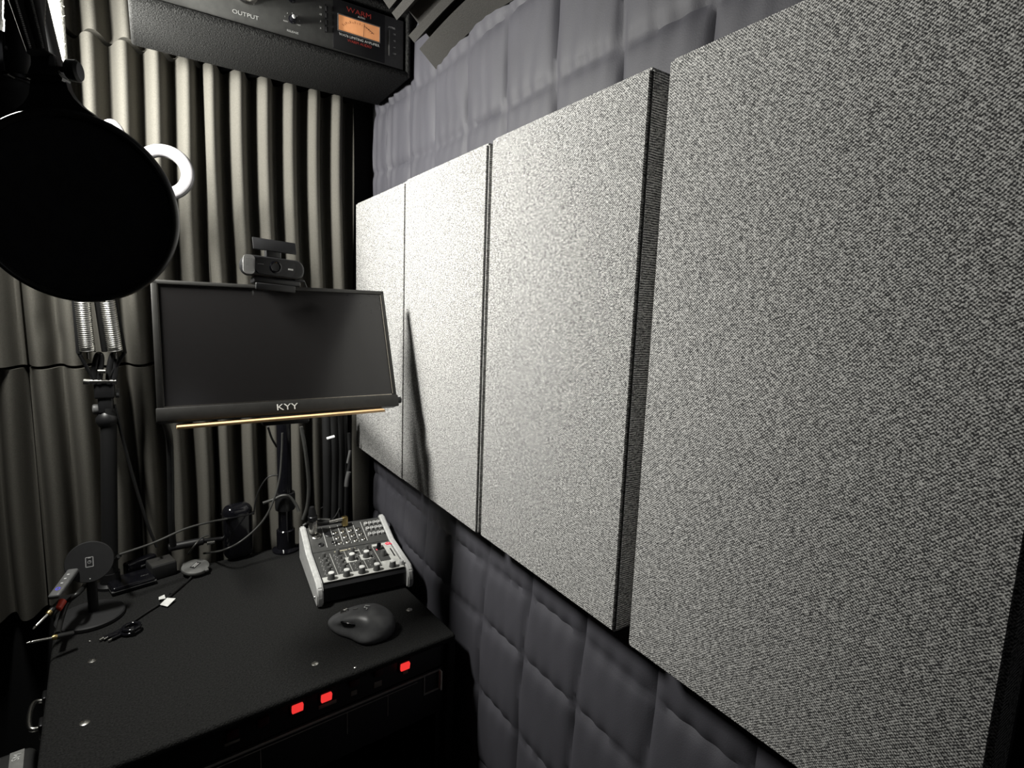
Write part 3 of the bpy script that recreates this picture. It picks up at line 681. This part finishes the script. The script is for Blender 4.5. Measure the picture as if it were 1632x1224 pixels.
# puck
pk = Vector((.052, 1.262, DZ))
pu = thing('round_puck', 'grey round rubber puck with a small dark label and two cables', 'puck', pk, (R(0), 0, R(10)))
TM = T(0, 0, .014) @ Matrix.Rotation(R(10), 4, 'X')
obj('body', lathe(B(), [(.020, -.008), (.0255, -.004), (.0265, 0), (.0255, .003), (.021, .0048), (0, .0054)], 44, TM), M_PUCK, pu)
obj('support', lathe(B(), [(.018, 0), (.018, .010)], 24), M_MATTE, pu)
for s in (1, -1): obj('cable_relief', box(B(), (s*.016, -s*.019, 0), (.008, .010, .006), .002, 2, TM), M_PUCK, pu)
obj('label_plate', box(B(), (0, 0, .0056), (.022, .010, .0005), .0002, 2, TM @ Matrix.Rotation(R(42), 4, 'Z')), M_PLATEB, pu)
b = B()
for k in range(3): box(b, (0, -.0026+.0026*k, .0061), (.016-.003*(k % 2), .0009, .0003), 0, 2, TM @ Matrix.Rotation(R(42), 4, 'Z'))
obj('label_print', b, M_WHITE, pu, False)
# tagged cable with three plugs
def dk(u, v, h=.003): 
    p = at(u, v, 2, DZ+h); return p
def cable(name, pts, r, label, m=M_CABLE, cat='cable'):
    o = obj(name, tube(B(), pts, r, 10), m); return tag(o, label, cat)
tc_ = thing('tagged_cable', 'thin black cable with a white paper tag lying across the desk', 'cable', dk(263, 958))
o0 = tc_.location
def rel(pts): return [Vector(p)-o0 for p in pts]
obj('cord', tube(B(), rel([dk(318, 903, .012), dk(300, 925), dk(282, 940), dk(263, 957), dk(235, 975), dk(205, 995), dk(185, 1008)]), .0022), M_CABLE, tc_)
obj('sleeve', tube(B(), rel([dk(292, 931), dk(284, 938), dk(272, 948)]), .0038), M_CABLE, tc_)
for (u, v, u2, v2) in ((185, 1008, 158, 1020), (190, 1008, 165, 1019), (196, 1009, 172, 1021)):
    k = obj('plug', tube(B(), rel([dk(u+25, v-14, .004), dk(u, v, .004), dk(u2+6, v2-3, .004)]), .0030), M_GLOSS, tc_); obj('plug_tip', tube(B(), rel([dk(u2+6, v2-3, .004), dk(u2, v2, .004)]), .0018), M_METAL, k)
tagm = B(); vs = [tagm.verts.new(Vector(dk(u, v, h))-o0) for (u, v, h) in ((253, 952, .004), (262, 948, .010), (264, 954, .010), (253, 956, .005))]; tagm.faces.new(vs)
vs = [tagm.verts.new(Vector(dk(u, v, h))-o0) for (u, v, h) in ((255, 964, .004), (266, 953, .009), (280, 954, .006), (267, 967, .003))]; tagm.faces.new(vs)
g = bmesh.ops.extrude_face_region(tagm, geom=tagm.faces[:]); bmesh.ops.translate(tagm, vec=(0, 0, .0005), verts=[e for e in g['geom'] if isinstance(e, bmesh.types.BMVert)])
obj('paper_tag', tagm, M_WHITE, tc_, False)['label'] = 'white paper tag'
# coiled cable end
cl = thing('coiled_cable', 'glossy black coil of cable lying in front of the charging stand', 'cable', dk(209, 1008, 0))
b = B(); torus(b, .0125, .0035, 40, 10, T(0, 0, .004)); torus(b, .012, .0033, 40, 10, T(.001, .001, .0095)); obj('coil', b, M_GLOSS, cl); obj('binder', box(B(), (.003, -.0125, .007), (.006, .009, .013), .002, 2), M_BLACK, cl)
# black round device
rd = thing('cable_box', 'tall glossy black rounded box standing at the back of the desk', 'adapter', Vector((.139, 1.300, DZ)), (0, 0, R(8)))
obj('body', box(B(), (0, 0, .064), (.060, .042, .126), .018, 6), M_GLOSS, rd); obj('seam_ring', box(B(), (0, -.001, .104), (.0605, .0425, .003), .0014, 2), M_DMETAL, rd)
mc = thing('metal_clip', 'small shiny metal clip on the desk below the tall black box', 'clip', dk(372, 884, 0), (0, 0, R(20)))
b = B(); cyl(b, (-.006, 0, .004), (.014, .001, .004), .0032, n=12); lathe(b, [(.0045, -.003), (.0045, .003)], 14, T(-.006, 0, .0045) @ Matrix.Rotation(R(90), 4, 'Y')); obj('clip_body', b, M_METAL, mc); obj('clip_tip', cyl(B(), (-.017, 0, .003), (-.014, 0, .003), .0028, n=12), M_METAL, mc)
us = thing('cable_joint', 'black cable joint with silver collar lying behind the round puck', 'cable joint', at(300, 878, 1, 1.30))
a0 = us.location.copy()
obj('joint_body', cyl(B(), at(268, 873, 1, 1.315)-a0, at(325, 862, 1, 1.315)-a0, .0085, .0085, 20, .002), M_BLACK, us)
obj('joint_body', cyl(B(), at(325, 862, 1, 1.315)-a0, at(358, 858, 1, 1.315)-a0, .0055, .005, 16), M_DMETAL, us)
obj('collar', cyl(B(), at(330, 866, 1, 1.30)-a0, at(342, 864, 1, 1.30)-a0, .0040, .0040, 16), M_METAL, us)

# cables
Yc = 1.30
cable('cable', [at(190, 884, 1, 1.20), at(245, 865, 1, 1.22), at(295, 843, 1, 1.24), at(335, 832, 1, 1.26), at(362, 827, 1, 1.27)], .0022, 'thin grey cable rising from the charging stand to the tall black box', M_CABLEG)
cable('cable', [at(190, 886, 1, 1.20), dk(170, 905, .02), dk(150, 915, .02), at(128, 942, 1, 1.14), at(108, 960, 1, 1.13), at(98, 985, 1, 1.11), at(92, 1010, 1, 1.07)], .0042, 'thicker black cable running behind the charging disc to the plugs at the left edge')
cable('cable', [dk(300, 883, .02), at(308, 872, 1, 1.27), at(320, 858, 1, 1.28), at(332, 853, 1, 1.285)], .0018, 'short thin grey cable arching out of the round puck', M_CABLEG)
cable('cable', [dk(325, 882, .012), at(355, 877, 1, 1.24), at(385, 862, 1, 1.24), at(415, 835, 1, 1.24), at(433, 805, 1, 1.24), at(445, 765, 1, 1.25), at(449, 720, 1, 1.26), at(450, 690, 1, 1.26)], .0022, 'grey cable sweeping from the round puck past the tall box up the monitor pole', M_CABLEG)
cable('cable', [at(419, 802, 1, 1.27), at(436, 796, 1, 1.27), at(450, 790, 1, 1.265), at(462, 792, 1, 1.26), at(472, 805, 1, 1.255), at(476, 815, 1, 1.25)], .0034, 'short grey cable curving over into the silver connector', M_CABLEG)
cable('cable', [at(404, 820, 1, 1.30), at(408, 795, 1, 1.30), at(416, 775, 1, 1.30), at(428, 760, 1, 1.30), at(444, 757, 1, 1.295)], .0016, 'thin looping cable left of the monitor pole')
cable('cable', [at(427, 680, 1, 1.20), at(433, 698, 1, 1.22), at(441, 712, 1, 1.25)], .0022, 'short black cable dropping from the monitor to the pole')
cable('cable', [at(480, 680, 1, 1.22), at(487, 720, 1, 1.22), at(492, 770, 1, 1.23), at(490, 805, 1, 1.24), at(483, 828, 1, 1.245)], .0040, 'thick grey cable hanging right of the pole down to the mixer', M_CABLEG)
cable('cable', [at(262, 670, 1, 1.10), at(270, 700, 1, 1.22), at(272, 760, 1, 1.25), at(273, 830, 1, 1.26), at(276, 870, 1, 1.27)], .0062, 'thick black cable hanging straight down from the left end of the monitor')
cable('cable', [at(182, 645, 1, 1.28), at(196, 700, 1, 1.29), at(215, 770, 1, 1.295), at(235, 835, 1, 1.295), at(250, 872, 1, 1.295)], .0030, 'black cable slanting down from the boom stand joint to the charger block')
cable('cable', [at(483, 838, 1, 1.26), at(497, 830, 1, 1.26), at(515, 828, 1, 1.25), at(527, 829, 1, 1.235)], .0034, 'short cable leading left out of the brass plug', M_CABLEG)
cable('cable', [at(455, 462, 1, 1.02), at(480, 447, 1, 1.03), at(487, 455, 1, 1.035), at(492, 470, 1, 1.05)], .0016, 'thin black cable behind the right side of the webcam')
cable('cable', [at(512, 810, 1, 1.31), at(530, 800, 1, 1.30), at(542, 803, 1, 1.30), at(535, 822, 1, 1.28), at(520, 836, 1, 1.27)], .0018, 'thin tangled cable loop behind the brass plug')
hc = thing('hanging_cable_bundle', 'bundle of black cables and a pouch hanging in the corner below the monitor', 'cable bundle', at(535, 760, 1, 1.30))
a0 = hc.location.copy()
for k, (u, r_) in enumerate(((521, .010), (531, .011), (541, .010), (549, .008))):
    obj('cable_strand', tube(B(), [at(u-1, 655, 1, 1.30)-a0, at(u, 720, 1, 1.295+.003*k)-a0, at(u+1, 780, 1, 1.30)-a0, at(u, 834, 1, 1.30)-a0], r_), M_MATTE, hc)
obj('cable_strand', tube(B(), [at(556, 690, 1, 1.285)-a0, at(557, 735, 1, 1.285)-a0, at(552, 765, 1, 1.285)-a0], .004), M_MATTE, hc)
obj('grey_connector', tube(B(), [at(558, 718, 1, 1.27)-a0, at(556, 728, 1, 1.27)-a0, at(554, 738, 1, 1.27)-a0], .0032), M_GREY, hc)
obj('grey_connector', tube(B(), [at(556, 752, 1, 1.27)-a0, at(553, 765, 1, 1.27)-a0, at(552, 775, 1, 1.27)-a0], .0052), M_GREY, hc)
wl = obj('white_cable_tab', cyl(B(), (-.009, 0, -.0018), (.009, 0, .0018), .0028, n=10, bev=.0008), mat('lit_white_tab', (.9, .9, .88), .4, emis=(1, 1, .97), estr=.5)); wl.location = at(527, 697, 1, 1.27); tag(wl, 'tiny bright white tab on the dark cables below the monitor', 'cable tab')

# ================================================================ boom stand
bs = thing('boom_stand', 'black spring-arm microphone boom stand rising from the back of the desk', 'boom stand', Vector((-.0945, 1.285, DZ)))
s0 = bs.location.copy()
def sp(u, v, y=1.285): return at(u, v, 1, y)-s0
zj = at(173, 660, 1, 1.285).z-DZ
obj('base_clamp', lathe(B(), [(.024, 0), (.024, .006), (.017, .010), (.017, .03)], 28), M_BLACK, bs)
jt = sp(173, 650); obj('pole', cyl(B(), (0, 0, .02), (jt.x, 0, jt.z), .0135, .0130, 24), M_MATTE, bs)
obj('joint_ball', lathe(B(), [(0, -.018), (.012, -.015), (.0175, -.005), (.0175, .004), (.012, .014), (.006, .018)], 28, Matrix.Translation(sp(170, 668))), M_BLACK, bs)
bk_ = sp(169, 640)
obj('swivel_block', box(B(), tuple(sp(167, 622)), (.032, .030, .030), .004, 3), M_BLACK, bs)
obj('swivel_block', box(B(), tuple(sp(169, 645)), (.024, .024, .032), .004, 3), M_BLACK, bs)
obj('side_knob', lathe(B(), [(.009, 0), (.010, .003), (.010, .008), (.008, .010)], 20, Matrix.Translation(sp(158, 652)) @ Matrix.Rotation(R(-90), 4, 'Y')), M_GREY, bs)
obj('side_knob', lathe(B(), [(.009, 0), (.009, .006)], 20, Matrix.Translation(sp(184, 627)) @ Matrix.Rotation(R(90), 4, 'Y')), M_GREY, bs)
b = B(); cyl(b, sp(134, 608, 1.27), sp(185, 608, 1.27), .0042, n=14); obj('hinge_pin', b, M_METAL, bs); obj('pin_cap', cyl(B(), sp(133, 608, 1.27), sp(143, 609, 1.27), .0058, n=14), M_METAL, bs)
for u in (151, 175): 
    b = B(); tube(b, [sp(u-2, 612, 1.272), sp(u, 585, 1.272), sp(u+5, 566, 1.272), sp(u+10, 572, 1.272), sp(u+6, 612, 1.272)], .0055, 10); obj('hinge_cheek', b, M_BLACK, bs)
obj('cross_pin', cyl(B(), sp(156, 592, 1.262), sp(168, 592, 1.262), .004, n=12), M_METAL, bs)
TOPL, TOPR = at(98, 235, 1, 1.20)-s0, at(140, 235, 1, 1.20)-s0
def mixv(a, b_, t): return a+(b_-a)*t
EL = (TOPL+TOPR)/2
def bar(u0, v0, topf, nm='arm_bar', r=.0042):
    p = sp(u0, v0, 1.27); q = mixv(TOPL, TOPR, topf); obj(nm, cyl(B(), p, q, r, n=12), M_MATTE, bs); return p, q
L0 = bar(126, 563, 0); R0 = bar(198, 563, 1); Mid = bar(167, 560, .5, r=.0052)
obj('arm_bar', cyl(B(), sp(126, 563, 1.27), sp(152, 610, 1.27), .0034, n=10), M_DMETAL, bs); obj('arm_bar', cyl(B(), sp(198, 563, 1.27), sp(172, 605, 1.27), .0034, n=10), M_DMETAL, bs)
def spring(p, q, r, turns, wr):
    d = (q-p); M0 = Matrix.Translation(p) @ frame_to(d); pts = []
    for k in range(turns*12+1): a = 2*math.pi*k/12; pts.append(M0 @ Vector((r*math.cos(a), r*math.sin(a), d.length*k/(turns*12))))
    return tube(B(), pts, wr, 5, smooth=False)
for (u0, u1, tf) in ((140, 151, .18), (184, 175, .82)):
    p = sp(u0, 560, 1.262); q = mixv(sp(u0, 560, 1.262), mixv(TOPL, TOPR, tf), .62)
    obj('spring', spring(p, q, .0105, 56, .0019), M_SPRING, bs); obj('spring_hook', cyl(B(), p-Vector((0, 0, .014)), p, .0025, n=8), M_METAL, bs)
    # dark core keeps the coils readable
    obj('spring_core', cyl(B(), p, q, .0075, n=12), M_MATTE, bs)
b = B(); box(b, tuple(EL), (.060, .03, .05), .006); obj('elbow', b, M_BLACK, bs)
EL1 = at(36, -90, 1, 1.02)-s0; b = B(); cyl(b, EL, EL1, .012, n=16); obj('middle_bar', b, M_MATTE, bs); EL = EL1
obj('elbow', box(B(), tuple(EL), (.05, .05, .05), .008), M_BLACK, bs)
# upper arm down to the pop filter clamp
CL = at(62, 90, 1, .585)
ua = [(20, -60, 1.12, 20, -60), ]
tA, tB = at(4, -75, 1, .62)-s0, at(34, -75, 1, .62)-s0
obj('upper_bar', tube(B(), [EL, tA+Vector((0, .03, .03))], .008, 12, False), M_MATTE, bs); obj('upper_bar', tube(B(), [EL, tB+Vector((0, .03, .03))], .008, 12, False), M_MATTE, bs)
obj('lower_bar', cyl(B(), tA, at(54, 84, 1, .60)-s0, .0070, .0045, 14), M_MATTE, bs); obj('lower_bar', cyl(B(), tB, at(67, 84, 1, .60)-s0, .0070, .0045, 14), M_MATTE, bs)
b = B()
for (u0, u1) in ((19, 49), (45, 69)):
    p, q = at(u0, -20, 1, .575)-s0, at(u1, 78, 1, .575)-s0; n_ = 30
    for k in range(n_): cyl(b, mixv(p, q, k/n_), mixv(p, q, (k+.55)/n_), .0009, n=6)
obj('cord_weave', b, M_GREY, bs)

# ================================================================ pop filter
PC = Vector((-.0523, .621, .072)); PN = Vector((-.3152, -.9411, -.122)).normalized()
PF = frame_to(PN, Vector((0, 0, 1)))                        # local x right-ish, y up, z towards the viewer
pf = thing('pop_filter', 'large round black pop filter hanging at the left in front of the wall', 'pop filter', PC)
def pfo(nm, b, m): bmesh.ops.transform(b, matrix=PF, verts=b.verts[:]); return obj(nm, b, m, pf)
pr = [(0, -.003)]
for k in range(1, 15): r_ = .076*k/14; pr.append((r_, -.003+.003*(k/14)**2))
b = B(); lathe(b, [(r_, z-.0012) for r_, z in pr]+[(r_, z) for r_, z in reversed(pr)], 96, None, False); pfo('mesh_screen', b, M_MESH)
b = B(); torus(b, .0775, .0032, 120, 14, None, 1.6); pfo('hoop', b, mat('hoop_black', (.03, .03, .03), .3))
b = B(); torus(b, .0650, .0012, 96, 8, T(0, 0, -.010), 1.0); 
# yoke: trumpet shaped neck flowing into the hoop
upl = PF.to_3x3().inverted() @ Vector((0, 0, 1)); 
b = B()
def L2(u, v):                                               # point on the filter's own plane
    r = FWD + RGT*((u-816)/FPX) - UPV*((v-612)/FPX); p = r*(PC.dot(PN)/r.dot(PN)); return PF.inverted() @ (p-PC)
def neckpoly(pts, z0, z1, r=0):
    bb = B(); plate(bb, [(L2(u, v).x, L2(u, v).y) for u, v in pts], z0, z1, r); return bb
left = [(-40, 208), (0, 186), (20, 176), (36, 163), (44, 150), (47, 123)]
right = [(103, 128), (107, 142), (116, 156), (130, 170), (150, 184), (175, 199)]
inner = []
c0 = L2(75, 180); hoop_pts = []
for k in range(0, 25):
    a = math.atan2(L2(175, 199).y, L2(175, 199).x) + (math.atan2(L2(-40, 208).y, L2(-40, 208).x)-math.atan2(L2(175, 199).y, L2(175, 199).x))*k/24
    inner.append((.0765*math.cos(a), .0765*math.sin(a)))
outl = [(L2(u, v).x, L2(u, v).y) for u, v in left+right]+inner
pfo('neck', plate(B(), outl, -.010, -.0015, 0), M_BLACK)
pfo('neck_collar', neckpoly([(46, 120), (46, 126), (103, 131), (104, 126)], -.009, .0045, 0), M_DMETAL)
pfo('clamp', neckpoly([(48, 79), (51, 84), (53, 103), (48, 115), (46, 121), (103, 127), (95, 118), (94, 100), (90, 90), (80, 85), (74, 79)], -.012, .004, .001), M_BLACK)
pfo('clamp_window', neckpoly([(84, 90), (92, 92), (95, 108), (82, 106)], .0035, .0055, .0006), M_GREY)
kc = L2(112, 111); ks = L2(88, 108)
b = B(); cyl(b, (ks.x, ks.y, -.003), (kc.x, kc.y, -.003), .0022, n=12); pfo('knob_shaft', b, M_DMETAL)
b = B(); d_ = (kc-ks); d_.z = 0; d_.normalize(); lathe(b, [(.0062, -.005), (.0080, -.0035), (.0085, .003), (.0068, .005), (0, .0055)], 28, T(kc.x+d_.x*.001, kc.y+d_.y*.001, -.003) @ frame_to(d_)); 
pfo('thumb_knob', b, M_BLACK)

# ================================================================ microphone and shock mount behind the filter
mc0 = at(33, 110, 1, .80)
mi = thing('microphone', 'black cylinder microphone hanging behind the neck of the pop filter', 'microphone', mc0)
tp = at(42, -60, 1, .80)-mc0; bt = at(35, 126, 1, .80)-mc0; dd = (tp-bt).normalized(); MM = Matrix.Translation(bt) @ frame_to(dd)
obj('body', lathe(B(), [(.0125, 0), (.0155, .004), (.0155, .052)], 32, MM), M_BLACK, mi)
b = B(); lathe(b, [(.0155, .052), (.0165, .054)]+[(.0165+.0003*(k % 2), .054+.0022*k) for k in range(36)], 32, MM); obj('ribbed_grille', b, M_BLACK, mi)
bmm = MM; obj('bottom_ring', lathe(B(), [(.0165, -.004), (.0175, -.003), (.0175, 0), (.0150, .001)], 32, MM), M_DMETAL, mi)
obj('threaded_base', lathe(B(), [(.0150, -.018), (.0160, -.016), (.0160, -.004)], 32, MM), M_BLACK, mi)
sh = thing('shock_mount', 'black shock mount cradle at the left edge holding the microphone', 'shock mount', mc0)
obj('lower_hoop', torus(B(), .036, .003, 60, 10, Matrix.Translation(bt+Vector((0, 0, -.014))) @ Matrix.Rotation(R(6), 4, 'Y')), M_BLACK, sh)
obj('cradle_base', lathe(B(), [(.010, -.075), (.030, -.060), (.040, -.020), (.040, -.015), (.012, -.014)], 40, Matrix.Translation(bt)), M_BLACK, sh)
b = B(); bmn = at(4, 95, 1, .80)-mc0; box(b, tuple(bmn+Vector((-.012, 0, .002))), (.040, .020, .050), .006); obj('bracket', b, M_GLOSS, sh)
obj('elastic', cyl(B(), at(8, 75, 1, .79)-mc0, at(20, 84, 1, .79)-mc0, .002, n=8), M_GREY, sh); obj('elastic', cyl(B(), at(12, 120, 1, .785)-mc0, at(24, 127, 1, .785)-mc0, .0022, n=8), M_METAL, sh)
obj('hanger', tube(B(), [bmn+Vector((-.01, 0, .02)), bmn+Vector((-.03, .05, .10)), bmn+Vector((-.02, .12, .20))], .006), M_MATTE, sh)

# ================================================================ white ring lamp (switched off)
rg = at(260, 274, 1, 1.20)
rl = thing('ring_lamp', 'white ring lamp, unlit, peeking out right of the pop filter', 'ring lamp', rg)
RM = frame_to(Vector((-.25, -1, .10)))
b = B(); torus(b, .0385, .0105, 72, 16, RM, .5); obj('ring', b, M_WPL, rl)
b = B(); torus(b, .0385, .0115, 72, 16, RM @ T(0, 0, -.0035), .40); obj('back_shell', b, M_PUCK, rl)
lp = at(183, 198, 1, 1.22)-rg
b = B(); tube(b, [at(222, 265, 1, 1.205)-rg, at(205, 235, 1, 1.215)-rg, at(188, 203, 1, 1.22)-rg, at(172, 196, 1, 1.22)-rg, at(150, 215, 1, 1.235)-rg, at(140, 260, 1, 1.255)-rg], .0058, 12); obj('gooseneck', b, M_WPL, rl)
print('objects', len(bpy.data.objects))
